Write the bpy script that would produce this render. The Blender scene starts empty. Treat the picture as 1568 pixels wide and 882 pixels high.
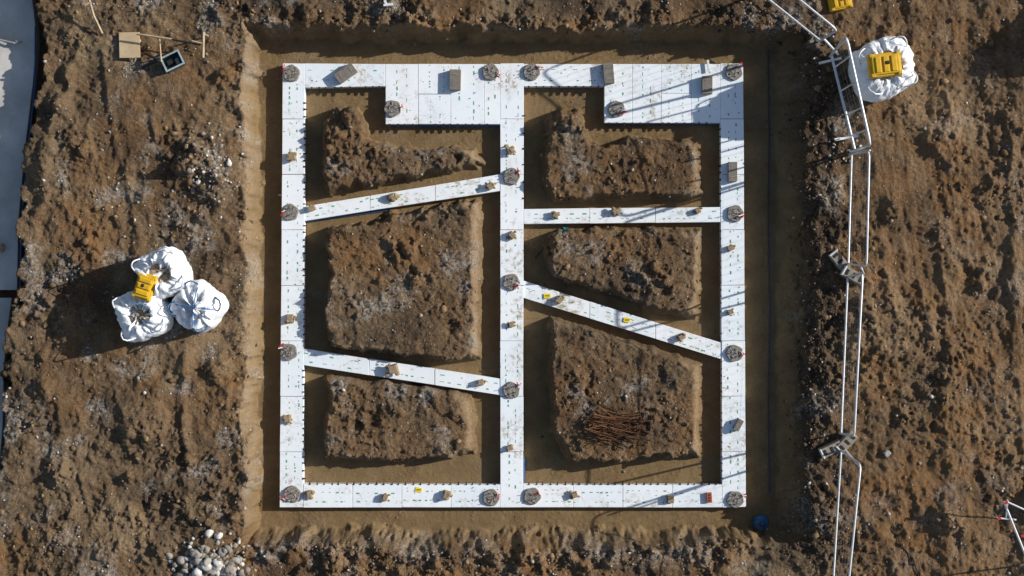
import bpy, math, random
import numpy as np
from mathutils import Vector, Matrix
random.seed(7); rng=np.random.default_rng(11)
H=31.8; S=70.0; CX,CY=784.0,441.0
GZ=0.8
def W(px,py,z=0.0):
    k=(H-z)/H/S
    return ((px-CX)*k, -(py-CY)*k, z)
def PL(px,py,z):
    k=(H-z)/H
    return (CX+(px-CX)*k, CY+(py-CY)*k)
sc=bpy.context.scene
# ------------------------------------------------------------ noise
T=rng.random((256,256))
TJ=rng.random((256,256,3))
def vnoise(x,y,o=0):
    x=x+o*17.31; y=y+o*9.73
    xi=np.floor(x).astype(int); yi=np.floor(y).astype(int)
    fx=x-xi; fy=y-yi
    fx=fx*fx*fx*(fx*(fx*6-15)+10); fy=fy*fy*fy*(fy*(fy*6-15)+10)
    a=T[xi&255,yi&255]; b=T[(xi+1)&255,yi&255]; c=T[xi&255,(yi+1)&255]; d=T[(xi+1)&255,(yi+1)&255]
    return (a*(1-fx)+b*fx)*(1-fy)+(c*(1-fx)+d*fx)*fy
def fbm(x,y,f,octv=5,o=0,g=0.5):
    s=0;a=1;t=0
    for i in range(octv):
        ca,sa=math.cos(0.6*i+o),math.sin(0.6*i+o)
        s=s+a*(vnoise((x*ca-y*sa)*f,(x*sa+y*ca)*f,o+i*3.1)-0.5)*2; t+=a; a*=g; f*=2.03
    return s/t
def rfbm(x,y,f,octv=4,o=0,g=0.55):
    s=0;a=1;t=0
    for i in range(octv):
        ca,sa=math.cos(0.9*i+o),math.sin(0.9*i+o)
        s=s+a*(1-np.abs(vnoise((x*ca-y*sa)*f,(x*sa+y*ca)*f,o+i*5.3)-0.5)*4); t+=a; a*=g; f*=2.1
    return s/t
def worley(x,y,f,o=0):
    x=x*f+o*13.7; y=y*f+o*5.9
    xi=np.floor(x).astype(int); yi=np.floor(y).astype(int)
    best=np.full(x.shape,9.0); val=np.zeros(x.shape)
    for dx in (-1,0,1):
        for dy in (-1,0,1):
            j=TJ[(xi+dx)&255,(yi+dy)&255]
            ax=xi+dx+j[...,0]-x; ay=yi+dy+j[...,1]-y
            th=j[...,2]*6.28; c_=np.cos(th); s_=np.sin(th)
            u=np.abs(ax*c_+ay*s_); w=np.abs(-ax*s_+ay*c_)*1.35
            d=0.55*np.maximum(u,w)+0.5*np.hypot(u,w)
            m=d<best; best=np.where(m,d,best); val=np.where(m,j[...,2],val)
    return best,val
def sst(t):
    t=np.clip(t,0,1); return t*t*(3-2*t)
def polysd(X,Y,poly):
    P=np.array(poly,float); n=len(P)
    d=np.full(X.shape,1e9); ins=np.zeros(X.shape,bool)
    for i in range(n):
        a=P[i]; b=P[(i+1)%n]; e=b-a
        wx=X-a[0]; wy=Y-a[1]
        t=np.clip((wx*e[0]+wy*e[1])/(e@e),0,1)
        d=np.minimum(d,np.hypot(wx-e[0]*t,wy-e[1]*t))
        c=((a[1]<=Y)&(Y<b[1]))|((b[1]<=Y)&(Y<a[1]))
        with np.errstate(divide='ignore',invalid='ignore'):
            xc=a[0]+(Y-a[1])/(b[1]-a[1]+1e-12)*(b[0]-a[0])
        ins^=(c&(X<xc))
    return np.where(ins,d,-d)
# ------------------------------------------------------------ terrain
def axis(a,step,far,n=22):
    core=np.arange(-a,a+step/2,step)
    g=(np.geomspace(1,far/a,n+1)[1:])*a
    return np.concatenate([-g[::-1],core,g])
xs=axis(12.1,0.0245,450); ys=axis(6.9,0.0245,450)
x,y=np.meshgrid(xs,ys)
X=CX+x*S; Y=CY-y*S
near=np.clip(1-(np.maximum(np.abs(x)-12.4,np.abs(y)-7.2))/6,0,1)
w1x=fbm(x,y,7,3,101)*0.09; w1y=fbm(x,y,7,3,102)*0.09
def lumps(x_,y_,f,o=0,p=0.5):
    d,v=worley(x+w1x*6/(f+2),y+w1y*6/(f+2),f,o)
    r=0.2+0.38*v
    h=np.minimum(np.clip(1-(d/r),0,1)*1.7,1)*r
    return np.where(v>p,h,0)/f
wx=fbm(x,y,0.9,5,1)*9; wy=fbm(x,y,0.9,5,2)*9
wf=fbm(x,y,5,3,3)*5; wg=fbm(x,y,3.2,4,4)*9
Xw=X+wx+wf; Yw=Y+wy+wf
Xl=X+wx*0.8+wf*1.0+wg*.6
tl=(400-Xl)/(16+6*fbm(x,y,1.3,2,5))
tr=(Xw-1187+wx*-.5)/(50+18*fbm(x,y,0.7,2,6))
tt=(64-(Y+wy*0.5+wf+wg*.7))/(15+8*fbm(x,y,0.8,2,7))
tb=((Y+wy*0.6+wf+wg)-806)/(26+16*fbm(x,y,0.8,2,8))
t=np.maximum(np.maximum(tl,tr),np.maximum(tt,tb))
out=sst(t)
isleft=(tl>=t-1e-6)
bank=np.clip(1-np.abs(t-0.8)/2.0,0,1)*(t>0)*np.where(isleft,.5,1.)
base=out*GZ
tk=np.zeros_like(x); th_=np.zeros_like(x)
tbrk=np.clip(.35+2.2*fbm(x,y,.9,3,88),0,1)
def track(pts,wd,y0,y1,amp=.010,pitch=8.5,st=1.0):
    global tk,th_
    py_=[p[1] for p in pts]; px_=[p[0] for p in pts]
    xc=np.interp(Y,py_,px_); d=(X-xc+wx*.7+wf*.4)/wd
    m=sst((1-np.abs(d))*3.0)*sst((Y-y0)/30)*sst((y1-Y)/30)*tbrk*st
    tr_=np.sin((Y*1.0+np.abs(d)*wd*.6+wf*.5)/pitch*6.283)
    th_=th_+m*(-.028+amp*tr_)+.022*np.exp(-((np.abs(d)-1.15)/.22)**2)*sst((Y-y0)/30)*sst((y1-Y)/30)*tbrk*st
    tk=np.maximum(tk,m)
for dx_ in (0,62):
    track([(150+dx_,60),(168+dx_,200),(205+dx_,360),(225+dx_,420)],17,70,395)
track([(105,560),(120,700),(160,900)],16,560,900,st=.7); track([(175,560),(190,700),(235,900)],16,560,900,st=.7)
for dx_ in (0,78):
    track([(1400+dx_,-20),(1392+dx_,200),(1412+dx_,450),(1395+dx_,700),(1425+dx_,900)],17,-50,900,.010,9,.75)
mac=fbm(x,y,0.35,3,20)*0.10+fbm(x,y,1.4,4,21)*0.10
ridge=(1-np.abs(fbm(x,y,0.8,4,22)))**5
rough=fbm(x,y,4,5,23,.6); fine=fbm(x,y,13,3,24,.65); rid=rfbm(x,y,2.6,4,25)
rmask=sst((X-1270)/80)
lmask=sst((390-X)/30)
aniso=fbm(x*1.0+0.15*y,y*0.17,3.0,5,30,.6)
clodmask=np.clip(0.32+1.8*fbm(x,y,0.6,3,40),0,1)*(1-.35*rmask)
clodmask=np.clip(clodmask+bank*0.9,0,1)
L=lumps(x,y,3.0,1,0.80)*0.6+lumps(x,y,6.5,2,0.62)*0.75+lumps(x,y,12,3,0.5)*0.75
comp=1-0.65*np.clip(fbm(x,y,0.5,3,41)*2.8+.1,0,1)*(1-bank)
comp=comp*(1-.6*tk)
surf=mac+rough*0.055*comp+fine*0.014*(.4+.6*comp)+rid*0.036*comp+(ridge-0.5)*0.07*comp+ L*clodmask*(1-.7*tk)
surf=surf+rmask*(aniso*0.065)*(1-.5*tk)
an2=fbm(x*.9-0.35*y,y*0.25,2.6,4,33,.6)
surf=surf+lmask*(an2*0.035)*(1-.5*tk)+th_
for (rx,ry0,ry1,sl,am,wd) in ((132,60,400,.20,.13,8),(95,560,880,-.15,.06,9),(290,520,800,-.05,.08,9),(1450,0,880,.03,.05,9),(1530,200,880,-.03,.06,9)):
    surf=surf+np.exp(-((X-rx+sl*(Y-ry0)+wx*1.8+wf)/wd)**2)*am*sst((Y-ry0)/40)*sst((ry1-Y)/40)*(0.5+.9*vnoise(x*2,y*2,5))
# churned clumps
cl=np.zeros_like(x)
for (cx_,cy_,r_,a_) in ((285,245,34,.16),(325,300,26,.10),(140,372,18,.14),(92,165,20,.14),(75,300,18,.1),(225,655,22,.14),(330,570,24,.10),(90,720,28,.12),(285,690,16,.1),(120,640,16,.1),(200,730,20,.12),(60,600,20,.1),(345,115,18,.12),(110,60,20,.12),(300,330,16,.1),(1440,210,28,.12),(1370,330,20,.1),(1500,420,30,.12),(1455,560,26,.12),(1380,640,20,.1),(1520,300,24,.1),(1440,790,26,.12),(1400,60,22,.1),(1340,820,20,.1),(520,845,26,.12),(660,850,24,.12),(800,845,26,.12),(940,850,24,.12),(1060,845,22,.1),(480,20,26,.1),(650,22,26,.12),(820,16,24,.1),(1000,22,26,.12),(1120,14,22,.1)):
    a1,b1=PL(cx_,cy_,GZ); d=np.hypot(X-a1+wx*2+wg,Y-b1+wy*2-wg)/r_
    k1=sst(1.15-d); cl=np.maximum(cl,k1*a_)
surf=surf+cl*(.45+.9*np.clip(.5+rough*1.3,0,1)+.4*rid)
h=base+out*surf*(0.3+0.7*near)
h=h+(bank)*(0.07*rough+0.05*rid)*np.clip(out*4,0,1)
def heap(cx,cy,r,hh,sx=1.0):
    d=np.hypot((X-cx+wx*1.5)/sx,(Y-cy+wy*1.5))/(r)
    return hh*sst(1-d)
h=h+heap(1668,62,115,1.5)+heap(1665,735,95,1.2)+heap(1640,240,60,.5)  # heaps beyond the right frame edge, added to throw shadow into view
h=h+heap(330,262,55,0.13)+heap(100,610,50,0.1)+heap(320,860,70,0.18)
h=h+heap(230,640,80,0.10)
yb=np.array([-400,0,50,130,230,350,450,500,560,650,750,800,1400]); xb=np.array([66,66,70,62,46,36,34,18,10,10,2,-30,-30])
k8=(H-GZ)/H
bx=np.interp((Y-CY)/k8+CY,yb,xb); bx=CX+(bx-CX)*k8
tl2=sst((X-(bx-14)+wx*1.4+wf*1.8+wg*1.3)/14)
farL=sst((X+500)/60)
h=np.where(X<300,h*(1-(1-tl2)*farL)+(-0.02)*(1-tl2)*farL,h)
pit=(1-out)
fl=fbm(x,y,1.1,4,50)*0.018+fbm(x,y,9,3,51)*0.005+lumps(x,y,14,5,0.9)*0.3
h=h+pit*fl
mounds=[
 ([(497,184),(518,170),(543,166),(556,185),(560,215),(600,224),(655,230),(728,228),(736,250),(690,258),(640,268),(560,284),(503,294),(492,262)],0.50),
 ([(842,180),(866,166),(888,170),(897,200),(907,222),(940,224),(960,212),(1070,218),(1074,292),(1056,302),(1000,298),(848,304),(836,280),(836,220)],0.50),
 ([(501,350),(560,342),(650,322),(727,302),(736,310),(735,400),(731,549),(712,553),(620,542),(506,530),(498,470),(505,420)],0.54),
 ([(842,352),(960,350),(1070,352),(1072,440),(1065,486),(1040,480),(980,464),(900,442),(848,422),(838,390)],0.48),
 ([(498,578),(600,589),(700,602),(724,611),(724,692),(690,699),(600,705),(498,702),(495,650),(506,620)],0.46),
 ([(844,489),(900,503),(980,528),(1060,554),(1072,560),(1072,700),(1000,696),(935,708),(878,706),(843,662),(846,600)],0.54)]
mm=np.zeros_like(h); medge=np.zeros_like(h); mright=np.zeros_like(h)
near_m=(X>470)&(X<1110)&(Y>140)&(Y<740)
sub=fbm(x,y,1,2,63); t61=fbm(x,y,1.1,4,61); t62=fbm(x,y,5,5,62,.62)
lm=lumps(x,y,3.6,9,.8)*.45+lumps(x,y,6,7,.66)*0.65+lumps(x,y,13,8,.5)*0.7
wn=5+5*np.clip(fbm(x,y,1.2,2,60)+.4,0,1)
crack=np.clip(1-np.abs(fbm(x,y,1.3,4,66))*14,0,1)
for poly,mh in mounds:
    pp=[PL(a,b,mh*0.7) for a,b in poly]
    xm=X+wx*0.4+wf*1.0+wg*.35; ym=Y+wy*0.4+wf*1.0-wg*.35
    sd=polysd(xm,ym,pp); xr=max(p[0] for p in pp)
    w=wn+8*sst((X-(xr-34))/16)
    tm=np.clip((sd+3)/w,0,1); tm=tm*(1.6-.6*tm)
    tops=mh+t61*0.07+t62*0.048+rid*.024+fine*.012-crack*.025+lm*np.clip(0.55+1.6*sub,0,1)
    hm=tops*tm
    h=np.maximum(h,np.where(near_m,hm,-9))
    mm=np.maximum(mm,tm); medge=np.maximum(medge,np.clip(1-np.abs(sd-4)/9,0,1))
    mright=np.maximum(mright,np.clip(1-np.abs(sd-6)/10,0,1)*sst((X-(xr-34))/16))  # sun-facing right slopes of mounds, painted lighter through the light mask
def bump(cx,cy,r,a):
    global h
    cx,cy=PL(cx,cy,.5)
    d=np.hypot(X-cx+wf*1.8+wg*.6,Y-cy+wf*1.8-wg*.6)/r
    h=h+a*np.clip((1-d)*1.6,0,1)
for b in [(628,382,14,.16),(645,410,12,.12),(606,392,11,.12),(640,430,14,.14),(578,425,10,.1),(598,376,8,.1),(640,372,8,.1),(1003,410,12,.13),(1018,426,11,.12),(1030,440,10,.1),(985,430,9,.09),
          (540,182,16,.16),(870,185,16,.14),(515,205,14,.1),(700,635,10,.1),(570,640,16,-.14),(545,655,14,-.12),(640,590,14,-.12),(600,330,14,.14),(655,325,10,.12),(700,245,8,-.1),(690,500,14,-.1),(900,590,12,-.1)]:
    bump(*b)
bright_edge=np.clip(1.15-np.abs(tl-0.55)/0.95,0,1)*(Y>40)*(Y<800)  # pale sand of left bank, its sunlit brightness also put into the colour
floor=np.clip(pit*1.15-.1,0,1)*np.clip(1-mm*3,0,1)
floor=np.clip(floor*(0.95+0.4*fbm(x,y,2,3,70)),0,1)
redband=np.exp(-((X-1440)/60)**2)*.45*np.clip(fbm(x,y,.5,3,80)+.8,0,1)
orange=np.clip(0.40+1.05*fbm(x,y,0.55,5,71)+0.20*rmask+redband+0.35*bank*(t>1)-0.05*lmask,0,1)
orange=orange*(1-0.85*np.clip(1-np.abs(X-1235)/55,0,1)*(Y>40))
grey=np.clip(np.clip(fbm(x,y,1.6,5,72)*2.4-0.5,0,1)*0.85*(1-floor)*(1-.6*rmask),0,1)
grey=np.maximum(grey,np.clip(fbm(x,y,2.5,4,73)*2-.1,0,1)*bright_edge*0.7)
grey=np.maximum(grey,np.exp(-(((X-335)/45)**2+((Y-255)/40)**2))*0.6*np.clip(fbm(x,y,6,3,74)*2+.6,0,1))
grey=np.maximum(grey,.8*np.clip(1-np.abs(Y-835)/28,0,1)*(X>400)*(X<1150)*np.clip(fbm(x,y,1.2,4,77)*2+.3,0,1))
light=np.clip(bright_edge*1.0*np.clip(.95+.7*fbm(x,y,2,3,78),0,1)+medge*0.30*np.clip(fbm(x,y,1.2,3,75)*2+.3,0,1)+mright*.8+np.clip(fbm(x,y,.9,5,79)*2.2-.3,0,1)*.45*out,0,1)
dark=np.clip(0.75*np.exp(-((X-1222)/56)**2)*(Y>30)*(Y<860)+0.75*np.clip(-fbm(x,y,0.7,5,76)*2.6-.15,0,1)*(1-floor)+.55*sst((50-Y)/30)*sst((X-250)/80)*sst((1250-X)/60),0,1)*(1-bright_edge)  # shade of east bank and top strip painted in, plus random dark soil
wheel=np.clip(np.clip(aniso*1.6,0,1)*rmask*.8+np.clip(an2*1.6,0,1)*lmask*.8+.25*tk,0,1)
ny,nx=x.shape
co=np.stack([x,y,h],-1).reshape(-1,3).astype(np.float32)
idx=np.arange(nx*ny).reshape(ny,nx)
q=np.stack([idx[:-1,:-1],idx[:-1,1:],idx[1:,1:],idx[1:,:-1]],-1).reshape(-1,4)
def mesh_np(name,co,q,smooth=True):
    me=bpy.data.meshes.new(name)
    n=len(q); k=q.shape[1]
    me.vertices.add(len(co)); me.vertices.foreach_set('co',co.astype(np.float32).ravel())
    me.loops.add(n*k); me.loops.foreach_set('vertex_index',q.astype(np.int32).ravel())
    me.polygons.add(n); me.polygons.foreach_set('loop_start',(np.arange(n)*k).astype(np.int32))
    me.polygons.foreach_set('loop_total',np.full(n,k,np.int32))
    if smooth: me.polygons.foreach_set('use_smooth',np.ones(n,bool))
    me.update()
    ob=bpy.data.objects.new(name,me); sc.collection.objects.link(ob); return ob
ground=mesh_np('ground',co,q)
def attr(name,arrs):
    a=ground.data.color_attributes.new(name,'FLOAT_COLOR','POINT')
    d=np.stack([v.ravel() for v in arrs]+[np.ones(nx*ny)]*(4-len(arrs)),-1).astype(np.float32)
    a.data.foreach_set('color',d.ravel())
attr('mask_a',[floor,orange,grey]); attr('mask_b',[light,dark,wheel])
def hz(wx_,wy_):
    i=np.clip(np.searchsorted(xs,wx_),0,nx-1); j=np.clip(np.searchsorted(ys,wy_),0,ny-1)
    return h[j,i]
# ------------------------------------------------------------ materials
def newmat(name):
    m=bpy.data.materials.new(name); m.use_nodes=True
    nt=m.node_tree; b=nt.nodes['Principled BSDF']; return m,nt,b
def noise(nt,scale,detail=5,rough=0.6,vec=None):
    n=nt.nodes.new('ShaderNodeTexNoise'); n.inputs['Scale'].default_value=scale; n.inputs['Detail'].default_value=detail; n.inputs['Roughness'].default_value=rough
    if vec is not None: nt.links.new(vec,n.inputs['Vector'])
    return n.outputs['Fac']
def ramp(nt,fac,stops):
    r=nt.nodes.new('ShaderNodeValToRGB'); e=r.color_ramp.elements
    while len(e)<len(stops): e.new(0.5)
    for el,(p,c) in zip(e,stops):
        el.position=p; el.color=(c,c,c,1) if isinstance(c,(int,float)) else (*c,1)
    nt.links.new(fac,r.inputs['Fac']); return r.outputs['Color']
def mix(nt,fac,a,b,mode='MIX'):
    m=nt.nodes.new('ShaderNodeMix'); m.data_type='RGBA'; m.blend_type=mode
    for s,v in ((m.inputs[0],fac),(m.inputs[6],a),(m.inputs[7],b)):
        if isinstance(v,(int,float)): s.default_value=v
        elif isinstance(v,tuple): s.default_value=(*v,1)
        else: nt.links.new(v,s)
    return m.outputs[2]
def math_(nt,op,a,b=None):
    m=nt.nodes.new('ShaderNodeMath'); m.operation=op; m.use_clamp=False
    for s,v in zip(m.inputs,(a,b)):
        if v is None: continue
        if isinstance(v,(int,float)): s.default_value=v
        else: nt.links.new(v,s)
    return m.outputs[0]
def bumpn(nt,b,hgt,strength=0.5,dist=0.01):
    n=nt.nodes.new('ShaderNodeBump'); n.inputs['Strength'].default_value=strength; n.inputs['Distance'].default_value=dist
    nt.links.new(hgt,n.inputs['Height']); nt.links.new(n.outputs[0],b.inputs['Normal'])
def objco(nt):
    return nt.nodes.new('ShaderNodeTexCoord').outputs['Object']
def simple(name,col,col2=None,scale=8,rough=0.8,metal=0,bump=0.3,bd=0.005,island=0.0,spec=0.3):
    m,nt,b=newmat(name); oc=objco(nt)
    c2=col2 or tuple(c*0.6 for c in col)
    f=ramp(nt,noise(nt,scale,4,0.65,oc),[(0.3,0.0),(0.7,1.0)])
    c=mix(nt,f,col,c2)
    if island>0:
        g=nt.nodes.new('ShaderNodeNewGeometry')
        v=ramp(nt,g.outputs['Random Per Island'],[(0,1-island),(1,1+0.0)])
        c=mix(nt,1.0,c,v,'MULTIPLY')
    nt.links.new(c,b.inputs['Base Color']); b.inputs['Roughness'].default_value=rough; b.inputs['Metallic'].default_value=metal
    b.inputs['Specular IOR Level'].default_value=spec
    if bump: bumpn(nt,b,noise(nt,scale*6,3,0.6,oc),bump,bd)
    return m
msoil,nt,b=newmat('soil'); oc=objco(nt)
A=nt.nodes.new('ShaderNodeAttribute'); A.attribute_name='mask_a'; sa=nt.nodes.new('ShaderNodeSeparateColor'); nt.links.new(A.outputs['Color'],sa.inputs[0])
B=nt.nodes.new('ShaderNodeAttribute'); B.attribute_name='mask_b'; sb=nt.nodes.new('ShaderNodeSeparateColor'); nt.links.new(B.outputs['Color'],sb.inputs[0])
n1=noise(nt,2.2,6,0.72,oc); n2=noise(nt,14,4,0.7,oc); n3=noise(nt,60,2,0.7,oc)
c=mix(nt,ramp(nt,n1,[(0.38,0.),(0.60,1.)]),(0.088,0.058,0.035),(0.215,0.142,0.080))
c=mix(nt,ramp(nt,n2,[(0.44,0.),(0.72,1.)]),c,mix(nt,0.5,c,(0.38,0.28,0.18)))
of=math_(nt,'MULTIPLY',sa.outputs[1],ramp(nt,n1,[(0.38,0.95),(0.62,0.30)]))
c=mix(nt,of,c,mix(nt,n2,(0.22,0.110,0.042),(0.34,0.182,0.075)))
c=mix(nt,math_(nt,'MULTIPLY',sb.outputs[2],0.40),c,mix(nt,n2,(0.22,0.155,0.09),(0.34,0.25,0.155)))
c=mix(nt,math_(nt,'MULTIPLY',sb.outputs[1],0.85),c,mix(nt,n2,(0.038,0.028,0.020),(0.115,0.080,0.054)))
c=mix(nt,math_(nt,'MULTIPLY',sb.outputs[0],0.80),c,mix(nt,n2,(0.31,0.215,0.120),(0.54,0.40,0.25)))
sand=mix(nt,ramp(nt,n1,[(0.3,0.),(0.7,1.)]),(0.195,0.128,0.060),(0.305,0.212,0.108))
sand=mix(nt,math_(nt,'MULTIPLY',n3,0.35),sand,(0.14,0.09,0.045))
c=mix(nt,sa.outputs[0],c,sand)
gf=math_(nt,'MULTIPLY',sa.outputs[2],ramp(nt,n2,[(0.42,0.),(0.58,1.)]))
c=mix(nt,gf,c,mix(nt,n3,(0.26,0.24,0.21),(0.56,0.53,0.48)))
vo=nt.nodes.new('ShaderNodeTexVoronoi'); vo.inputs['Scale'].default_value=26; nt.links.new(oc,vo.inputs['Vector'])
vs=nt.nodes.new('ShaderNodeSeparateColor'); nt.links.new(vo.outputs['Color'],vs.inputs[0])
pm=math_(nt,'MULTIPLY',math_(nt,'LESS_THAN',vo.outputs['Distance'],0.28),math_(nt,'GREATER_THAN',vs.outputs[0],0.90))
pm=math_(nt,'MULTIPLY',pm,math_(nt,'SUBTRACT',1.0,math_(nt,'MULTIPLY',sa.outputs[0],0.9)))
c=mix(nt,math_(nt,'MULTIPLY',pm,0.8),c,mix(nt,vs.outputs[1],(0.10,0.08,0.06),(0.55,0.50,0.42)))
c=mix(nt,1.0,c,ramp(nt,n3,[(0.25,0.58),(0.7,1.16)]),'MULTIPLY')
nt.links.new(c,b.inputs['Base Color']); b.inputs['Roughness'].default_value=0.93; b.inputs['Specular IOR Level'].default_value=0.15
hb=math_(nt,'ADD',math_(nt,'MULTIPLY',n3,0.5),n2)
bumpn(nt,b,math_(nt,'MULTIPLY',hb,math_(nt,'SUBTRACT',1.0,math_(nt,'MULTIPLY',sa.outputs[0],0.8))),1.0,0.065)
ground.data.materials.append(msoil)

def clodmat(name,a,b_,hue=None):
    m,nt,b=newmat(name); g=nt.nodes.new('ShaderNodeNewGeometry'); oc=objco(nt)
    c=ramp(nt,g.outputs['Random Per Island'],[(0,a),(1,b_)] if hue is None else [(0,a),(0.6,b_),(1,hue)])
    c=mix(nt,1.0,c,ramp(nt,noise(nt,40,3,.7,oc),[(0.3,0.6),(0.7,1.2)]),'MULTIPLY')
    nt.links.new(c,b.inputs['Base Color']); b.inputs['Roughness'].default_value=0.95; b.inputs['Specular IOR Level'].default_value=0.15
    return m
mclod=clodmat('soil_clod',(0.070,0.046,0.028),(0.190,0.122,0.066),(0.33,0.22,0.125))
mstone=clodmat('pale_stone',(0.20,0.175,0.145),(0.42,0.38,0.33),(0.70,0.68,0.64))
mxps,nt,b=newmat('white_polystyrene'); oc=objco(nt); g=nt.nodes.new('ShaderNodeNewGeometry')
c=ramp(nt,g.outputs['Random Per Island'],[(0,(0.84,0.90,0.94)),(1,(0.92,0.945,0.96))])
c=mix(nt,ramp(nt,noise(nt,2.3,4,.6,oc),[(0.48,0.),(0.78,0.30)]),c,(0.62,0.60,0.56))
d1=ramp(nt,noise(nt,1.1,6,0.72,oc),[(0.50,0.),(0.64,0.9)])
d2=ramp(nt,noise(nt,9,5,0.7,oc),[(0.47,0.),(0.60,1.)])
c=mix(nt,math_(nt,'MULTIPLY',d1,d2),c,(0.44,0.34,0.23))
d3=ramp(nt,noise(nt,26,3,0.6,oc),[(0.68,0.),(0.75,0.75)])
c=mix(nt,d3,c,(0.36,0.27,0.18))
nt.links.new(c,b.inputs['Base Color']); b.inputs['Roughness'].default_value=0.55; bumpn(nt,b,noise(nt,50,2,.5,oc),0.08,0.003)
mgreen=simple('green_print',(0.06,0.30,0.16),(0.20,0.45,0.32),bump=0)
mdark=simple('dark_comb_strip',(0.035,0.03,0.028),bump=0)
mblue=simple('blue_membrane',(0.03,0.12,0.32),(0.05,0.08,0.14),bump=0.1,rough=.5)
mconc=simple('rough_concrete',(0.42,0.39,0.35),(0.15,0.13,0.11),26,0.95,bump=0.9,bd=0.02)
mconc2=simple('pale_concrete',(0.42,0.41,0.39),(0.27,0.26,0.25),6,0.9,bump=0.4)
mconc3=simple('muddy_concrete',(0.36,0.32,0.26),(0.17,0.135,0.10),9,0.9,bump=0.4)
mslab=simple('wet_concrete',(0.66,0.63,0.58),(0.42,0.39,0.36),1.1,0.8,bump=0.1)
mblock=simple('muddy_block',(0.25,0.175,0.10),(0.40,0.31,0.20),14,0.95,bump=0.8,bd=.015)
mgblock=simple('grey_block',(0.15,0.135,0.115),(0.25,0.22,0.18),10,0.9,bump=0.5)
mbrick=simple('red_brick',(0.42,0.10,0.05),(0.30,0.09,0.05),20,.85)
mred=simple('red_plastic',(0.65,0.03,0.03),(0.5,0.03,0.03),rough=.5,bump=0)
mrust=simple('rusty_steel',(0.25,0.112,0.052),(0.12,0.06,0.032),18,0.85,0.1,bump=.0,island=0.6)
mgalv=simple('galvanised_steel',(0.75,0.76,0.77),(0.60,0.61,0.62),12,0.45,0.3,bump=0.0)
mwire=simple('fence_mesh_wire',(0.30,0.30,0.30),(0.22,0.22,0.22),12,0.6,0.3,bump=0.0)
mbag,nt,b=newmat('woven_bag_fabric'); oc=objco(nt)
c=mix(nt,ramp(nt,noise(nt,5,5,.7,oc),[(0.5,0.),(0.75,0.6)]),(0.82,0.84,0.87),(0.60,0.55,0.47))
nt.links.new(c,b.inputs['Base Color']); b.inputs['Roughness'].default_value=0.7; bumpn(nt,b,noise(nt,8,4,.6,oc),0.6,0.06)
myel=simple('yellow_plastic',(0.78,0.46,0.012),(0.55,0.33,0.03),9,0.55,bump=0.2)
mwood=simple('weathered_timber',(0.50,0.38,0.24),(0.34,0.25,0.16),7,0.85,bump=.4)
mply=simple('plywood_face',(0.60,0.45,0.28),(0.46,0.33,0.19),4,0.8,bump=.2)
mgrn=simple('green_plastic',(0.06,0.11,0.12),(0.04,0.07,0.08),8,.5,bump=.1)
mball=simple('blue_plastic',(0.03,0.13,0.28),(0.02,0.07,0.14),8,.35,bump=.1)
msand=simple('bag_fill_sand',(0.32,0.23,0.14),(0.45,0.36,0.25),16,.95,bump=.9,bd=.02)
mwhite=simple('white_plastic',(0.78,0.78,0.78),(0.66,0.66,0.65),6,.5,bump=.05)
mteal=simple('teal_cloth',(0.02,0.40,0.45),bump=.2)
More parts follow.
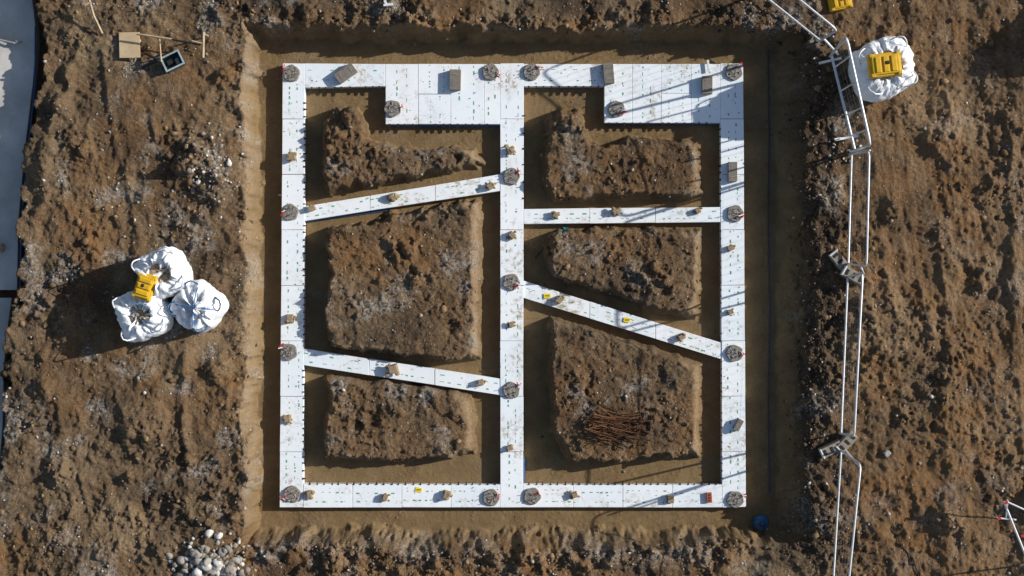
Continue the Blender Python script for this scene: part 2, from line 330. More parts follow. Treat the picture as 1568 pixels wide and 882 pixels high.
# ------------------------------------------------------------ mesh builder
def ico(sub):
    import bmesh
    bm=bmesh.new(); bmesh.ops.create_icosphere(bm,subdivisions=sub,radius=1)
    v=np.array([p.co[:] for p in bm.verts]); f=np.array([[q.index for q in p.verts] for p in bm.faces]); bm.free(); return v,f
I1=ico(1); I2=ico(2)
def rockshape(seed,base,amp=0.35,flat=0.7):
    r=np.random.default_rng(seed); v,f=base; v=v.copy()
    for _ in range(9):
        n=r.normal(size=3); n/=np.linalg.norm(n); dd=r.uniform(0.55,0.9)
        s=v@n; v=v-np.outer(np.clip(s-dd,0,None),n)
    v=v*(1+r.normal(0,amp*0.2,(len(v),1)))
    v*=np.array([1,r.uniform(.6,1),flat*r.uniform(.7,1.1)]); return v,f
class MB:
    def __init__(s): s.v=[];s.f=[];s.m=[];s.n=0
    def add(s,v,f,mi=0):
        s.v+= [tuple(p) for p in v]; s.f+=[tuple(int(i)+s.n for i in q) for q in f]; s.m+=[mi]*len(f); s.n+=len(v)
    def box(s,c,size,rz=0,mi=0,rx=0,ry=0,taper=1.0):
        a,b_,d=[k/2 for k in size]; M=Matrix.Translation(c)@Matrix.Rotation(rz,4,'Z')@Matrix.Rotation(ry,4,'Y')@Matrix.Rotation(rx,4,'X')
        P=[(-a,-b_,-d),(a,-b_,-d),(a,b_,-d),(-a,b_,-d),(-a*taper,-b_*taper,d),(a*taper,-b_*taper,d),(a*taper,b_*taper,d),(-a*taper,b_*taper,d)]
        s.add([M@Vector(p) for p in P],[(3,2,1,0),(4,5,6,7),(0,1,5,4),(1,2,6,5),(2,3,7,6),(3,0,4,7)],mi)
    def tube(s,pts,r,mi=0,k=8,closed=False):
        pts=[Vector(p) for p in pts]; n=len(pts); v=[]
        for i,p in enumerate(pts):
            if closed: d=pts[(i+1)%n]-pts[i-1]
            else: d=pts[min(i+1,n-1)]-pts[max(i-1,0)]
            d.normalize(); u=Vector((0,0,1)) if abs(d.z)<0.9 else Vector((1,0,0))
            a=d.cross(u).normalized(); b_=d.cross(a)
            for j in range(k):
                t_=2*math.pi*j/k; v.append(p+a*r*math.cos(t_)+b_*r*math.sin(t_))
        f=[]
        for i in range(n if closed else n-1):
            i2=(i+1)%n
            for j in range(k): f.append((i*k+j,i*k+(j+1)%k,i2*k+(j+1)%k,i2*k+j))
        if not closed: f+= [tuple(range(k)),tuple(range((n-1)*k,n*k))[::-1]]
        s.add(v,f,mi)
    def prism(s,poly,z0,z1,mi=0):
        n=len(poly); v=[(p[0],p[1],z0) for p in poly]+[(p[0],p[1],z1) for p in poly]
        ar=sum(poly[i][0]*poly[(i+1)%n][1]-poly[(i+1)%n][0]*poly[i][1] for i in range(n))
        f=[tuple(range(n))[::-1],tuple(range(n,2*n))]+[(i,(i+1)%n,n+(i+1)%n,n+i) for i in range(n)]
        if ar<0: f=[q[::-1] for q in f]
        s.add(v,f,mi)
    def blob(s,c,sz,seed,mi=0,base=I2,flat=.8,rz=0):
        v,f=rockshape(seed,base,0.3,flat); v=v*np.array(sz); ca,sa_=math.cos(rz),math.sin(rz)
        v=np.stack([v[:,0]*ca-v[:,1]*sa_,v[:,0]*sa_+v[:,1]*ca,v[:,2]],-1)+np.array(c); s.add(v,f,mi)
    def obj(s,name,mats,parent=None,bevel=0,smooth=False,sub=0):
        me=bpy.data.meshes.new(name); me.from_pydata(s.v,[],s.f); me.update()
        for m in mats: me.materials.append(m)
        me.polygons.foreach_set('material_index',s.m)
        if smooth: me.polygons.foreach_set('use_smooth',[True]*len(s.f))
        o=bpy.data.objects.new(name,me); sc.collection.objects.link(o)
        if parent: o.parent=parent
        if bevel:
            bv=o.modifiers.new('bevel','BEVEL'); bv.width=bevel; bv.segments=2; bv.limit_method='ANGLE'
        return o
def empty(name,loc=(0,0,0)):
    e=bpy.data.objects.new(name,None); sc.collection.objects.link(e); e.location=loc; e.empty_display_size=.2; return e
# ------------------------------------------------------------ scattered clods & stones
def scatter(name,N_,densf,smin,smax,mat,base=I1,variants=14,power=2.6,flat=.7,region=(-12.1,12.1,-6.9,6.9)):
    px=rng.uniform(region[0],region[1],N_*6); py=rng.uniform(region[2],region[3],N_*6)
    d=densf(px,py); k=rng.random(len(px))<d; px=px[k][:N_]; py=py[k][:N_]
    n=len(px); z=hz(px,py)
    sz=smin*(1-rng.random(n)*(1-(smin/smax)**power))**(-1/power)
    rz=rng.uniform(0,2*math.pi,n); vi=rng.integers(0,variants,n)
    V=[];F=[];off=0
    for k in range(variants):
        m=vi==k; v,f=rockshape(1000+k,base,.4,flat)
        ca=np.cos(rz[m])[:,None]; sa_=np.sin(rz[m])[:,None]; s_=sz[m][:,None]
        vx=(v[:,0]*ca-v[:,1]*sa_)*s_+px[m][:,None]; vy=(v[:,0]*sa_+v[:,1]*ca)*s_+py[m][:,None]
        vz=v[:,2]*s_+z[m][:,None]+s_*0.25
        VV=np.stack([vx,vy,vz],-1).reshape(-1,3); nn=m.sum()
        FF=(f[None]+(np.arange(nn)*len(v))[:,None,None]).reshape(-1,3)+off
        V.append(VV);F.append(FF);off+=len(VV)
    o=mesh_np(name,np.concatenate(V),np.concatenate(F),False); o.data.materials.append(mat); return o
def gi(arr):
    def f(px,py):
        i=np.clip(np.searchsorted(xs,px),0,nx-1); j=np.clip(np.searchsorted(ys,py),0,ny-1); return arr[j,i]
    return f
leftpit=(1-tl2)*(X<150)
dens=np.clip((0.08+0.45*clodmask*out+0.60*bank+0.32*mm+3*cl)*(1-floor*0.97)*(1-leftpit)*(1-.6*tk),0,1)
scatter('soil_clods',17000,gi(dens),0.011,0.11,mclod,power=2.5)
dst=np.clip((0.12+0.45*bank+1.2*grey*out+0.05*mm+1.5*cl)*(1-floor*0.97)*(1-leftpit)*(Y>-50),0,1)
dst=np.clip(dst+0.7*np.clip(1-np.abs(Y-835)/30,0,1)*(X>400)*(X<1100)*np.clip(fbm(x,y,.8,2,90)+.4,0,1),0,1)
scatter('loose_stones',5200,gi(dst),0.010,0.06,mstone,power=2.4)
pile=np.exp(-(((X-335)/48)**2+((Y-870)/42)**2)**1.5)
scatter('stone_rubble_pile',420,gi(np.clip(pile,0,1)),0.035,0.14,mstone,I2,power=1.2,region=(-8,-5,-6.9,-5))
pile2=np.exp(-(((X-338)/30)**2+((Y-255)/36)**2))
scatter('stone_rubble_pile',260,gi(np.clip(pile2,0,1)),0.02,0.075,mstone,I2,power=1.6,region=(-8,-5,1,5))
pile3=np.exp(-(((X-1280)/18)**2+((Y-232)/18)**2))
scatter('stone_rubble_pile',70,gi(np.clip(pile3,0,1)),0.02,0.06,mstone,I2,power=1.6,region=(6.2,8,2,4))
# ------------------------------------------------------------ foundation
ZT=0.22
FD=empty('polystyrene_foundation')
bd=MB(); gp=MB(); comb=MB(); lab=MB(); bl=MB()
def lerp(a,b,t): return (a[0]+(b[0]-a[0])*t,a[1]+(b[1]-a[1])*t)
def strip(q4,nseg,zj=0.005,z1=ZT,marks=True):
    a,b_,c_,d_=[W(*p,z1)[:2] for p in q4]
    Ln=math.dist(a,b_); g=0.005/Ln
    for i in range(nseg):
        t0=i/nseg+(g if i else 0); t1=(i+1)/nseg-(g if i<nseg-1 else 0)
        z=z1+random.uniform(-zj,zj)
        P=[lerp(a,b_,t0),lerp(a,b_,t1),lerp(d_,c_,t1),lerp(d_,c_,t0)]
        P=[(p[0]+random.uniform(-.004,.004),p[1]+random.uniform(-.004,.004)) for p in P] if nseg>1 else P
        bd.prism(P,0.01,z)
        if marks:
            for row in (random.uniform(.22,.38),random.uniform(.62,.78)):
                tt_=random.uniform(.0,.12)
                while tt_<0.92:
                    L_=random.uniform(.02,.07); 
                    if random.random()<.7:
                        e0=lerp(P[0],P[1],tt_); e1=lerp(P[0],P[1],tt_+L_); f0=lerp(P[3],P[2],tt_); f1=lerp(P[3],P[2],tt_+L_)
                        w_=random.choice([.012,.02,.03])/max(.3,math.dist(P[0],P[3]))
                        gp.prism([lerp(e0,f0,row),lerp(e1,f1,row),lerp(e1,f1,row+w_),lerp(e0,f0,row+w_)],z+.001,z+.003)
                    tt_+=L_+random.uniform(.02,.14)
strip([(433,97),(428,777),(464,777),(467,97)],8)
strip([(766,97),(766,777),(801,777),(802,97)],8)
strip([(1103,97),(1106,777),(1142,776),(1138,97)],8)
strip([(467,97),(590,98),(590,132),(467,134)],1)
for x0,x1 in ((590,640),(640,690),(690,741),(741,766)):
    strip([(x0+.4,98),(x0+.4,190),(x1,190),(x1,98)],1 if x0!=640 else 2)
strip([(802,98),(925,98),(925,132),(802,132)],1)
for x0,x1 in ((925,968),(968,1012),(1012,1058),(1058,1103)):
    strip([(x0+.4,98),(x0+.4,188),(x1,188),(x1,98)],1 if x0!=1012 else 2)
strip([(464.5,741),(766,742),(766,777),(464.5,777)],4)
strip([(801.5,742),(1106,742),(1106,777),(801.5,777)],4)
ZD=ZT-0.012
strip([(466.5,316),(766,267),(766,292),(466.5,338)],3,z1=ZD)
strip([(802,320),(1104,317),(1104,340),(802,343)],3,z1=ZD)
strip([(802,430),(1105,525),(1105,550),(802,456)],3,z1=ZD)
strip([(465,534),(766,580),(766,605),(465,559)],3,z1=ZD)
bd.obj('boards',[mxps],FD,bevel=0.006)
gp.obj('green_print',[mgreen],FD)
def teeth(p0,p1,nrm,sp=11.0,skip=()):
    L_=math.dist(p0,p1); n=int(L_/sp)
    for i in range(n):
        t_=(i+.5)/n; c0=lerp(p0,p1,t_)
        if any(a<(c0[0] if abs(p1[0]-p0[0])>abs(p1[1]-p0[1]) else c0[1])<b_ for a,b_ in skip): continue
        if random.random()<.08: continue
        dx,dy=(p1[0]-p0[0])/L_,(p1[1]-p0[1])/L_
        hw=random.uniform(1.1,1.9); ln=random.uniform(3,6)
        j=random.uniform(-1.3,1.3)
        P=[(c0[0]+dx*(j-hw)-nrm[0]*.6,c0[1]+dy*(j-hw)-nrm[1]*.6),(c0[0]+dx*(j+hw)-nrm[0]*.6,c0[1]+dy*(j+hw)-nrm[1]*.6),(c0[0]+nrm[0]*ln+dx*j,c0[1]+nrm[1]*ln+dy*j)]
        z=ZT+.006
        comb.prism([W(*p,z)[:2] for p in P],ZT-.03,z+.004)
teeth((466,140),(464,738),(1,0),skip=((312,342),(530,564)))
teeth((1103,192),(1106,738),(-1,0),skip=((312,344),(520,554)))
teeth((470,134),(588,132),(0,1)); teeth((804,132),(923,132),(0,1))
teeth((592,190),(764,190),(0,1)); teeth((928,188),(1100,188),(0,1))
teeth((590,134),(590,188),(-1,0)); teeth((925,134),(925,186),(-1,0))
teeth((468,742),(764,742),(0,-1)); teeth((804,742),(1103,742),(0,-1))
teeth((801,140),(801,316),(1,0),24); teeth((766,300),(766,575),(-1,0),26)
comb.obj('comb_strips',[mdark],FD)
for p in ((960,490),(838,453),(641,750)):
    c0=W(*p,ZT); lab.box((c0[0],c0[1],ZT+.008),(.14,.10,.004),rz=random.uniform(-.3,.1))
    lab.box((c0[0],c0[1],ZT+.0115),(.09,.02,.002),mi=1)
lab.obj('yellow_labels',[simple('yellow_label',(.85,.68,.03),(.8,.6,.03),bump=0),mdark],FD)
for q4 in ([(590,190),(766,190),(766,194),(600,194)],[(925,188),(1103,188),(1103,191.5),(925,191.5)],[(768,580),(766,605),(772,640),(772,580)],[(801,700),(804,700),(804,742),(801,742)],[(466,338),(600,319),(600,322),(466,341)]):
    bl.prism([W(*p,.02)[:2] for p in q4],0.012,0.05)
bl.obj('blue_membrane_edge',[mblue],FD)
mud=MB()
for k in range(520):
    s_=random.choice(['L','M','R','T','B','X','D'])
    p={'L':(random.uniform(435,462),random.uniform(100,770)),'M':(random.uniform(769,799),random.uniform(100,770)),'R':(random.uniform(1108,1137),random.uniform(100,770)),'T':(random.uniform(470,1100),random.uniform(100,129)),'B':(random.uniform(470,1100),random.uniform(745,774)),'X':(random.choice([random.uniform(595,765),random.uniform(930,1100)]),random.uniform(100,185)),'D':(0,0)}[s_]
    if s_=='D':
        a_,b2_=random.choice([((480,325),(760,280)),((810,331),(1100,329)),((810,446),(1098,536)),((475,547),(760,592))]); u=random.random(); p=(a_[0]+(b2_[0]-a_[0])*u,a_[1]+(b2_[1]-a_[1])*u+random.uniform(-9,9))
    c0=W(*p,ZT); r_=.006+.016*random.random()**3; mud.blob((c0[0],c0[1],ZT+.004),(r_,r_,r_*.6),k%12,0,I1)
mud.obj('mud_crumbs',[mblock],FD)
# ------------------------------------------------------------ pile heads
piles=[(446,112),(751,110),(814,110),(1124,110),(601,166),(944,167),(444,325),(783,270),(1126,327),(783,432),(442,539),(1125,541),(783,598),(447,757),(752,762),(815,760),(1126,765)]
for i,(px,py) in enumerate(piles):
    c0=Vector(W(px,py,ZT+.05)); r=.18
    m=MB(); n=28
    ring=lambda rr,z,ph:[(c0.x+rr*(1+.05*math.sin(5*t_+i)+random.uniform(-.03,.03))*math.cos(t_),c0.y+rr*(1+.05*math.sin(5*t_+i)+random.uniform(-.03,.03))*math.sin(t_),z) for t_ in [2*math.pi*k/n for k in range(n)]]
    R=[ring(r,.02,0),ring(r*1.02,ZT+.03,0),ring(r*.93,ZT+.055,0),ring(r*.6,ZT+.05,0),ring(r*.25,ZT+.06,0)]
    v=sum(R,[])+[(c0.x,c0.y,ZT+.055)]
    f=[(a*n+k,a*n+(k+1)%n,(a+1)*n+(k+1)%n,(a+1)*n+k) for a in range(4) for k in range(n)]+[(4*n+k,4*n+(k+1)%n,5*n) for k in range(n)]
    m.add(v,f,0)
    for k in range(16):
        t_=random.uniform(0,6.28); rr=r*random.uniform(.1,.85)
        m.blob((c0.x+rr*math.cos(t_),c0.y+rr*math.sin(t_),ZT+.06),(random.uniform(.015,.03),)*3,k,0 if k%3 else 3,I1)
    for k in range(4):
        t_=i+k*math.pi/2+random.uniform(-.2,.2); p=(c0.x+.09*math.cos(t_),c0.y+.09*math.sin(t_))
        m.tube([(*p,ZT),(p[0],p[1],ZT+.10),(p[0]+random.uniform(-.02,.02),p[1]+random.uniform(-.02,.02),ZT+.15)],.007,1,6)
    sgn=-1 if px<600 else 1
    bx0=c0+Vector((sgn*random.uniform(.12,.2),random.uniform(-.12,.16),.04))
    for k in range(3):
        a=random.uniform(0,3.1)
        m.box((bx0.x+random.uniform(-.04,.04),bx0.y+random.uniform(-.04,.04),ZT+.07+.01*k),(random.uniform(.06,.13),.022,.006),rz=a,ry=random.uniform(-.3,.3),mi=2 if k<2 else 4)
    m.tube([(bx0.x,bx0.y,ZT),(bx0.x+sgn*.02,bx0.y,ZT+.16)],.008,2,6)
    m.obj('concrete_pile_head',[mconc,mrust,mred,mconc2,mwhite])
sp=[(446,240,9,.2),(782,230,8,.6),(751,285,8,.2),(477,319,7,.3),(851,329,7,.9),(943,324,7,.1),(1069,323,6,.2),(444,488,8,1.5),(1119,380,6,.7),(1119,478,6,.2),(440,642,8,1.4),(783,497,6,.2),(857,459,7,1),(1044,516,7,.2),(602,565,10,.3),(736,586,7,.2),(781,686,6,.4),(784,360,7,.5),(590,762,7,1.4),(684,758,8,1.2),(880,758,7,.2),(1027,765,7,1.4),(474,757,8,1.5)]
for i,(px,py,s_,r_) in enumerate(sp):
    c0=W(px,py,ZT+.06); m=MB(); s_=s_/70; r_+=random.uniform(-.4,.4)
    m.box((c0[0],c0[1],ZT+s_*.55+.004),(s_*random.uniform(1.3,1.8),s_*random.uniform(1.1,1.5),s_*1.1),rz=r_,taper=random.uniform(.7,.9))
    for k in range(8): m.blob((c0[0]+random.uniform(-.9,.9)*s_,c0[1]+random.uniform(-.8,.8)*s_,ZT+random.uniform(.3,1.05)*s_),(s_*random.uniform(.3,.65),)*3,i*7+k,0,I1)
    m.obj('muddy_spacer_block',[mblock],bevel=.012)
m=MB(); c0=W(600,302,ZT+.05); 
for k in range(6): m.blob((c0[0]+random.uniform(-.07,.07),c0[1]+random.uniform(-.06,.06),ZT+.06),(.11,.1,.1),k+40)
m.obj('rock',[mblock])
for px,py,r_,w_,l_ in ((529,112,-.95,.24,.46),(697,122,-.02,.24,.44),(932,112,.08,.22,.44),(1083,130,.0,.22,.34),(1122,263,.0,.19,.42),(1131,651,-.5,.12,.26)):
    z=ZT+.12; c0=W(px,py,z); m=MB(); hgt=.14
    m.box((c0[0],c0[1],ZT+hgt/2+.004),(w_,l_,hgt),rz=r_)
    ca,sa_=math.cos(r_),math.sin(r_)
    for k in (-.28,.28): m.box((c0[0]-sa_*k*l_,c0[1]+ca*k*l_,ZT+hgt+.008),(w_*.55,.02,.008),rz=r_,mi=1)
    if px==1083:
        for k in (-.52,.52): m.box((c0[0]-sa_*k*l_,c0[1]+ca*k*l_,ZT+hgt*.6),(w_,.03,hgt*1.1),rz=r_,mi=1)
        m.box((c0[0]+.03,c0[1]+.42,ZT+.06),(.05,.26,.03),rz=.1,mi=2)
    m.obj('concrete_block',[mgblock,mconc3,mwhite],bevel=.012)
m=MB(); c0=W(1086,762,ZT+.05); m.box((c0[0],c0[1],ZT+.04),(.11,.22,.07),rz=.05)
for k in (-.06,0,.06): m.box((c0[0],c0[1]+k,ZT+.078),(.05,.03,.004),mi=1)
m.obj('red_brick',[mbrick,mdark],bevel=.006)
# ------------------------------------------------------------ rebar bundle
m=MB()
for i in range(85):
    lay=i//15; c0=W(942+random.gauss(0,11),653+random.gauss(0,10),.6); 
    a=random.gauss(-.16,.18) if i%4 else random.gauss(.4,.5)
    L_=random.uniform(.65,1.05); z=float(hz(c0[0],c0[1])); z=max(z,.52)+.07+lay*.028
    d=Vector((math.cos(a),math.sin(a),random.uniform(-.02,.02)))
    p0=Vector((c0[0],c0[1],z))-d*L_/2; p1=Vector((c0[0],c0[1],z))+d*L_/2
    pts=[p0,p0.lerp(p1,.5)+Vector((0,random.uniform(-.02,.02),.01)),p1]
    if i%3==0:
        nn=Vector((-d.y,d.x,0))*random.choice((-1,1))
        pts=[p0+nn*.12]+pts+[p1+nn*.12]
    m.tube(pts,.009,0,6)
m.obj('rebar_bundle',[mrust],smooth=True)
# ------------------------------------------------------------ bulk bags
def bulk_bag(px,py,R,Ht,seed,open_=True,strap=False,squash=1.0):
    r_=random.Random(seed); z0=None
    c0=W(px,py,GZ+Ht*.8); z0=float(hz(c0[0],c0[1]))-.05
    n=96; prof=[(.74,0),(.88,.06),(.97,.22),(1.0,.45),(.98,.66),(.92,.82),(.82,.93),(.68,1.0),(.55,1.05),(.44,1.02),(.38,.90),(.22,.88)] if open_ else [(.74,0),(.88,.06),(.97,.22),(1.0,.45),(.98,.66),(.93,.80),(.82,.90),(.6,.97),(.42,.99),(.28,1.01),(.16,1.08),(.07,1.06)]
    th0=r_.uniform(0,1.5); ph=[r_.uniform(0,6.28) for _ in range(8)]
    m=MB(); v=[]
    for k,(pr,pz) in enumerate(prof):
        for j in range(n):
            t_=2*math.pi*j/n
            sq=1/((abs(math.cos(t_-th0))**3.2+abs(math.sin(t_-th0))**3.2)**(1/3.2))
            sqk=sq if k<6 else 1+(sq-1)*max(0,.9-.2*(k-6))
            q1=vnoise(np.array([math.cos(t_)*2.2+seed]),np.array([math.sin(t_)*2.2+k*.25]),seed)[0]-.5
            q2=vnoise(np.array([math.cos(t_)*6+seed]),np.array([math.sin(t_)*6+k*.5]),seed+3)[0]-.5
            q3=vnoise(np.array([math.cos(t_)*13+seed]),np.array([math.sin(t_)*13+k*.9]),seed+6)[0]-.5
            fold=(.22*q1+.15*q2+.07*q3)*(.35+.65*(k/len(prof)))
            rr=R*pr*sqk*.9*(1+fold)
            zz=z0+Ht*pz*squash+Ht*(.26*q2+.16*q1+.15*q3+.05*math.sin(2*t_+ph[6]))*(k/len(prof))
            zz=max(zz,z0)
            v.append((c0[0]+rr*math.cos(t_),c0[1]+rr*math.sin(t_),zz))
    K=len(prof); f=[(a*n+j,a*n+(j+1)%n,(a+1)*n+(j+1)%n,(a+1)*n+j) for a in range(K-1) for j in range(n)]
    f.append(tuple(range((K-1)*n,K*n)))
    m.add(v,f,0)
    e=empty('bulk_bag')
    m.obj('bag_body',[mbag],e,smooth=True)
    if open_:
        g=MB(); 
        for k in range(24):
            a=r_.uniform(0,6.28); q_=R*.30*math.sqrt(r_.random()); g.blob((c0[0]+q_*math.cos(a),c0[1]+q_*math.sin(a),z0+Ht*.90),(r_.uniform(.05,.10),)*3,k+seed,0,I1)
        g.obj('bag_fill',[msand],e)
    s_=MB()
    for k in range(4):
        a=th0+math.pi/4+k*math.pi/2+r_.uniform(-.1,.1)
        pts=[]
        for q_ in range(13):
            u=q_/12; aa=a+(u-.5)*.7; out_=R*(.80)+ .10*math.sin(math.pi*u)*r_.uniform(.9,1.1)
            pts.append((c0[0]+out_*math.cos(aa),c0[1]+out_*math.sin(aa),z0+Ht*(.90+.20*math.sin(math.pi*u))))
        s_.tube(pts,.016,0 if not strap else 1,6)
    for k in range(4):
        a=r_.uniform(0,6.28); w_=r_.uniform(.14,.26); q0=R*r_.uniform(.35,.5); q1=q0+r_.uniform(.12,.22); vv=[];nn=7
        for ii in range(nn):
            for jj in range(nn):
                u=ii/(nn-1);q_=jj/(nn-1)
                rad=q0+(q1-q0)*u*(.7+.3*math.sin(q_*3.1)); off=(q_-.5)*2*w_*(.5+.5*u)
                vv.append((c0[0]+rad*math.cos(a)-off*math.sin(a),c0[1]+rad*math.sin(a)+off*math.cos(a),z0+Ht*(1.06+.03*math.sin(u*4+k)+.03*math.sin(q_*6+u*3+k)-.10*u)))
        s_.add(vv,[(ii*nn+jj,ii*nn+jj+1,(ii+1)*nn+jj+1,(ii+1)*nn+jj) for ii in range(nn-1) for jj in range(nn-1)],0)
    s_.obj('lifting_loops_and_skirt',[mbag,mball],e,smooth=True)
    if strap:
        b2=MB()
        for k in range(2):
            a=th0+.5+k*math.pi/2
            b2.tube([(c0[0]+R*u*.88*math.cos(a),c0[1]+R*u*.88*math.sin(a),z0+Ht*(1.14-.30*abs(u)**3)) for u in [q_/8-1 for q_ in range(17)]],.013,0,6)
        b2.obj('blue_straps',[simple('blue_strap',(.05,.22,.55),bump=0)],e)
    return e,c0,z0
bulk_bag(247,418,.58,.95,3,True)
bulk_bag(214,482,.60,.92,4,True)
bulk_bag(300,470,.56,.90,5,False,True)
bulk_bag(1356,103,.69,1.0,8,True)
def yellow_foot(px,py,z,rz,s_=1):
    c0=W(px,py,z+.15); m=MB(); Rz=Matrix.Rotation(rz,3,'Z')
    def b(lx,ly,lz,sx,sy,sz,mi=0):
        o=Rz@Vector((lx,ly,0))*s_; m.box((c0[0]+o.x,c0[1]+o.y,z+lz),(sx*s_,sy*s_,sz),rz=rz,mi=mi,taper=.93)
    b(0,0,.05,.56,.40,.10); b(0,0,.125,.48,.33,.05)
    for k in range(3): b(-.13+.13*k,.0,.16,.09,.27,.03)
    b(.02,.02,.18,.07,.06,.02,1)
    for lx in (-.22,.22):
        for ly in (-.16,.16): b(lx,ly,.11,.07,.06,.07)
    m.obj('yellow_plastic_barrier_foot',[myel,mdark],bevel=.014)
yellow_foot(220,439,1.76,-.3+1.57,1.0)
yellow_foot(1357,98,1.90,.12,1.25)
yellow_foot(1288,1,GZ+.08,.2,.9)
# ------------------------------------------------------------ fence
def fence_panel(f0,f1,t0,t1,zt=2.75,zb=1.0,r=.023,wr=.002):
    a=Vector(W(*f0,zb)); b_=Vector(W(*f1,zb)); c_=Vector(W(*t1,zt)); d_=Vector(W(*t0,zt))
    m=MB()
    def rc(p,q1,q2,rr=.10):
        p=Vector(p); e1=(q1-p).normalized()*rr; e2=(q2-p).normalized()*rr
        return [p+e1,p+e1*.45+e2*.1,p+e1*.1+e2*.45,p+e2]
    pts=rc(a,d_,b_,.03)+rc(b_,a,c_,.03)+rc(c_,b_,d_,.16)+rc(d_,c_,a,.16)
    m.tube(pts,r,0,8,closed=True)
    for s_,tp in ((a,d_),(b_,c_)):
        dn=(s_-tp).normalized(); m.tube([s_,s_+dn*.24],r,0,8)
    mid=lambda t_:(a.lerp(d_,t_),b_.lerp(c_,t_))
    n=int((b_-a).length/.16)
    for i in range(1,n):
        t_=i/n; m.tube([a.lerp(b_,t_),d_.lerp(c_,t_)],wr,1,4)
    for k in range(1,6):
        p,q_=mid(k/6); m.tube([p,q_],.0012,1,4)
    m.obj('site_fence_panel',[mgalv,mwire],smooth=True)
fence_panel((1304,236),(1299,404),(1331,232),(1327,408))
fence_panel((1298,424),(1288,664),(1321,418),(1308,668))
fence_panel((1288,690),(1275,905),(1318,712),(1296,925))
fence_panel((1273,84),(1309,230),(1296,56),(1333,222),r=.03,wr=.0032)
fence_panel((1166,-10),(1256,62),(1198,-22),(1282,46),wr=.0028)
m=MB()
for t_ in (.1,.38,.66,.9):
    a=Vector(W(1275+33*t_,90+130*t_,1.15)); b_=Vector(W(1298+33*t_,72+140*t_,2.3)); m.tube([a,b_],.018,0,6)
for (p,q_) in (((1254,97),(1288,89)),((1278,214),(1314,208))):
    m.tube([W(*p,1.0),W(*q_,1.0)],.028,0,8)
m.tube([W(1262,60,1.0),W(1284,84,1.0)],.026,0,8)
m.obj('fence_stabiliser_brace',[mwhite],smooth=True)
def foot_block(px,py,rz):
    c0=W(px,py,GZ+.12); z=float(hz(c0[0],c0[1])); e=MB()
    e.box((c0[0],c0[1],z+.09),(.50,.24,.17),rz=rz,taper=.86)
    ca,sa_=math.cos(rz),math.sin(rz)
    for k in (-.16,.0,.16): 
        e.box((c0[0]+ca*k,c0[1]+sa_*k,z+.18),(.06,.12,.015),rz=rz,mi=1)
    e.box((c0[0]-ca*.23,c0[1]-sa_*.23,z+.12),(.03,.22,.14),rz=rz,mi=2)
    e.obj('fence_foot_block',[mconc3,mdark,mwhite],bevel=.02)
foot_block(1287,400,-.9); foot_block(1305,422,-.5); foot_block(1274,688,.45); foot_block(1297,677,.8)
m=MB()
for (p,q_,z1,z2) in (((1295,690),(1317,716),1.2,2.6),((1318,408),(1323,420),2.6,2.7),((1302,232),(1333,230),1.2,2.7)): m.tube([W(*p,z1),W(*q_,z2)],.02,0,8)
m.obj('fence_clamp',[mgalv],smooth=True)
m=MB()
def pole(m,p,q_,z1,z2,r,mi): m.tube([W(*p,z1),W(*q_,z2)],r,mi,8)
pole(m,(1537,768),(1575,862),1.6,1.6,.024,0); pole(m,(1541,768),(1590,790),1.7,1.7,.018,0); pole(m,(1526,793),(1556,796),1.45,1.45,.018,0); pole(m,(1543,766),(1540,795),1.75,.8,.016,0); pole(m,(1575,862),(1562,866),1.6,.8,.018,0)
for p in ((1541,770),(1530,794),(1566,820)): m.box(W(*p,1.75),(.07,.05,.04),rz=.4,mi=1)
m.obj('red_and_white_barrier',[mwhite,mred],smooth=False)
# ------------------------------------------------------------ small items on the left
def gz(px,py,z=GZ):
    c0=W(px,py,z); return c0[0],c0[1],float(hz(c0[0],c0[1]))
def gmax(px,py,r=.25):
    c0=W(px,py,GZ); return max(float(hz(c0[0]+i*r/3,c0[1]+j*r/3)) for i in range(-3,4) for j in range(-3,4))
a=gz(200,70); zm=gmax(200,70,.27); m=MB(); m.box((a[0],a[1],zm+.03),(.44,.54,.022),rz=.02,rx=.03); m.box((a[0],a[1]+.1,zm-.03),(.44,.05,.1)); m.obj('plywood_board',[mply],bevel=.003)
m=MB()
def seg(m,p,q_,zz1,zz2,r,mi=0,k=4):
    a=gz(*p); b_=gz(*q_); m.tube([(a[0],a[1],a[2]+zz1),(b_[0],b_[1],b_[2]+zz2)],r,mi,k)
seg(m,(146,0),(150,28),.5,.3,.026); seg(m,(150,28),(158,52),.3,.05,.026); seg(m,(140,14),(150,10),.45,.45,.02); seg(m,(149,30),(140,44),.3,.02,.018)
m.obj('timber_survey_stake',[mwood])
m=MB(); seg(m,(318,54),(316,92),.35,.32,.032); seg(m,(300,68),(318,72),.36,.36,.022); seg(m,(318,56),(320,56),.3,0,.02); m.obj('timber_survey_stake',[mwood])
m=MB(); seg(m,(215,56),(268,64),.30,.34,.024); seg(m,(268,64),(312,72),.34,.28,.022,1); seg(m,(222,82),(250,96),.05,.32,.026,1); seg(m,(218,104),(248,96),.03,.32,.026,1); seg(m,(247,62),(252,98),.2,.3,.018); seg(m,(228,92),(262,84),.2,.2,.014,1)
m.obj('timber_trestle',[mwood,mdark])
a=gz(268,96); zc=gmax(268,96,.2)-.05; m=MB(); rz=.45; ca,sa_=math.cos(rz),math.sin(rz)
def lb(lx,ly,lz,s_,mi): m.box((a[0]+ca*lx-sa_*ly,a[1]+sa_*lx+ca*ly,zc+lz),s_,rz=rz,mi=mi)
lb(0,0,.06,(.40,.30,.02),0)
for lx,ly,s_ in ((-.2,0,(.02,.30,.2)),(.2,0,(.02,.30,.2)),(0,-.15,(.38,.02,.2)),(0,.15,(.38,.02,.2))): lb(lx,ly,.15,s_,0)
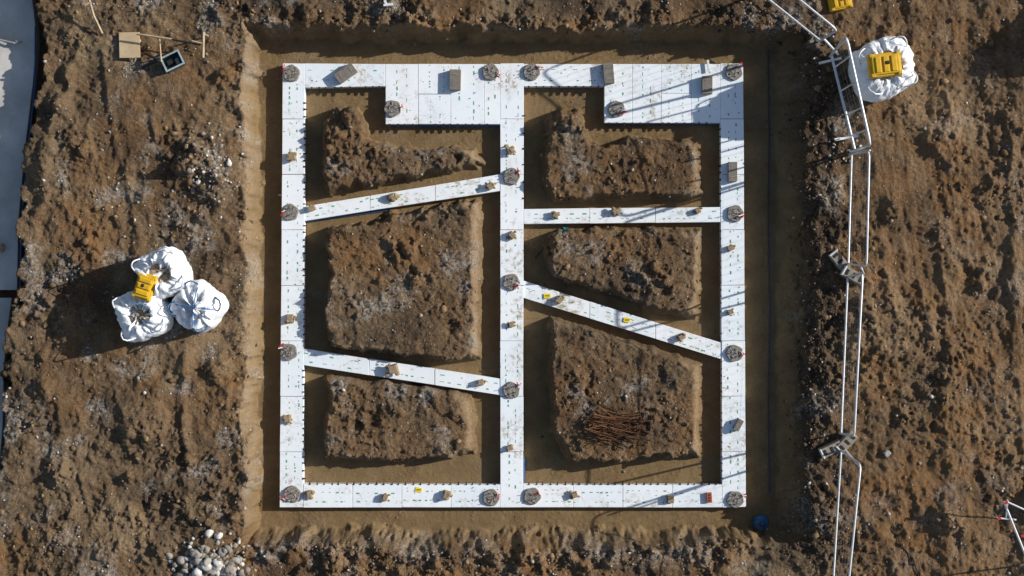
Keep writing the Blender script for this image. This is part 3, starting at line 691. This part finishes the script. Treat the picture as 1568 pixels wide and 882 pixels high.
for lx,ly,s_ in ((-.2,0,(.035,.34,.02)),(.2,0,(.035,.34,.02)),(0,-.15,(.365,.035,.02)),(0,.15,(.365,.035,.02))): lb(lx,ly,.262,s_,1)
lb(-.05,.02,.13,(.16,.10,.08),2); lb(.08,-.03,.12,(.08,.14,.06),3)
m.obj('open_tool_case',[mgrn,simple('pale_trim',(.42,.50,.50),bump=0),mdark,mconc2],bevel=.005)
m=MB()
m.prism([W(*p,.25)[:2] for p in [(-260,-40),(44,-40),(52,20),(56,60),(50,130),(38,230),(28,340),(26,444),(-260,444)]],-.1,.25)
m.prism([W(*p,.20)[:2] for p in [(-260,456),(18,456),(12,500),(6,560),(4,650),(-4,760),(-260,760)]],-.1,.20)
m.obj('concrete_slab',[mslab],bevel=.01)
m=MB(); m.tube([W(*p,.28) for p in [(54,40),(54,130),(43,230),(33,340),(31,446),(22,500)]],.018,0,6); m.tube([W(*p,.5) for p in [(12,640),(8,700),(10,750)]],.02,0,6); m.obj('blue_membrane_strip',[mblue])
m=MB(); m.tube([W(-5,60,.32),W(22,66,.37),W(34,64,.34)],.02,0,8); m.blob(W(28,64,.37),(.08,.07,.06),3,0,I1); m.obj('steel_dowel',[mconc2])
m=MB(); 
for k in range(3): m.blob((W(3,383,.2)[0]+k*.02,W(3,383,.2)[1]+k*.05,.30),(.09,.09,.09),k,0,I1)
m.obj('muddy_spacer_block',[mblock])
a=W(1166,801,.2); z=float(hz(a[0],a[1])); m=MB(); n=20; prof=[(.10,0),(.155,.03),(.175,.10),(.165,.18),(.12,.235),(.05,.26),(.045,.29),(.02,.295)]
v=[(a[0]+r_*math.cos(2*math.pi*j/n),a[1]+r_*math.sin(2*math.pi*j/n),z+zz) for r_,zz in prof for j in range(n)]
m.add(v,[(k*n+j,k*n+(j+1)%n,(k+1)*n+(j+1)%n,(k+1)*n+j) for k in range(len(prof)-1) for j in range(n)]+[tuple(range((len(prof)-1)*n,len(prof)*n))],0)
m.tube([(a[0]+.06*math.cos(t_),a[1]+.06*math.sin(t_),z+.30) for t_ in [k*.5236 for k in range(12)]],.008,1,6,closed=True)
m.obj('blue_plastic_bottle',[mball,mdark],smooth=True)
m=MB(); a=gz(1357,694); m.blob((a[0],a[1],a[2]+.05),(.10,.08,.08),77,0,I2); m.obj('boulder',[mconc2])
m=MB(); a=W(864,349,0); z=float(hz(a[0],a[1]))
for k in range(4): m.box((a[0]+.02*k,a[1]-.01*k,z+.04),(.09,.025,.02),rz=.5*k-.4)
m.blob((a[0],a[1],z+.04),(.05,.035,.03),5,0,I1); m.obj('work_glove',[mteal],bevel=.004)
m=MB(); a=gz(596,11); zm=gmax(596,11,.1); m.box((a[0],a[1],zm+.02),(.20,.05,.03),rz=.1); m.box((a[0]-.05,a[1]+.04,zm+.02),(.05,.12,.02),rz=.5); m.obj('plastic_pipe_offcut',[mwhite],bevel=.004)
def cable(name,pts,r,mat):
    P=[W(*p,0.4) for p in pts]; Q=[]
    for i in range(len(P)-1):
        for k in range(8):
            u=k/8; xx=P[i][0]*(1-u)+P[i+1][0]*u; yy=P[i][1]*(1-u)+P[i+1][1]*u; Q.append((xx,yy,float(hz(xx,yy))+.02))
    m=MB(); m.tube(Q,r,0,6); return m.obj(name,[mat],smooth=True)
cable('membrane_line',[(1181,70),(1183,200),(1181,330),(1184,470),(1181,600),(1183,780)],.012,simple('membrane_line_blue',(.05,.08,.13),bump=0))  # dark bluish membrane line at the foot of the east bank
cable('black_cable',[(820,395),(838,372),(850,352),(864,349)],.008,mdark)
cable('black_cable',[(1360,800),(1372,830),(1390,850),(1400,880)],.012,mdark)
# ------------------------------------------------------------ light, world, camera
EL=math.radians(27); dirx,diry=1.0,0.28; n_=math.hypot(dirx,diry)
sd=Vector((dirx/n_*math.cos(EL),diry/n_*math.cos(EL),math.sin(EL)))
L=bpy.data.lights.new('sun','SUN'); L.energy=5.0; L.angle=math.radians(.5); L.color=(1,.96,.89)
lo=bpy.data.objects.new('sun',L); sc.collection.objects.link(lo); lo.rotation_euler=sd.to_track_quat('Z','Y').to_euler(); lo.location=(0,0,30)
w=bpy.data.worlds.new('World'); sc.world=w; w.use_nodes=True; nt=w.node_tree
sk=nt.nodes.new('ShaderNodeTexSky'); sk.sky_type='NISHITA'; sk.sun_disc=False; sk.sun_elevation=EL; sk.sun_rotation=math.atan2(dirx,diry)
bg=nt.nodes['Background']; bg.inputs['Strength'].default_value=0.10; nt.links.new(sk.outputs[0],bg.inputs['Color'])
cam=bpy.data.cameras.new('camera'); cam.sensor_width=36; cam.lens=36*H/22.4; cam.clip_end=2000
co_=bpy.data.objects.new('camera',cam); sc.collection.objects.link(co_); co_.location=(0,0,H); sc.camera=co_
sc.view_settings.view_transform='Standard'; sc.view_settings.look='None'; sc.view_settings.exposure=0
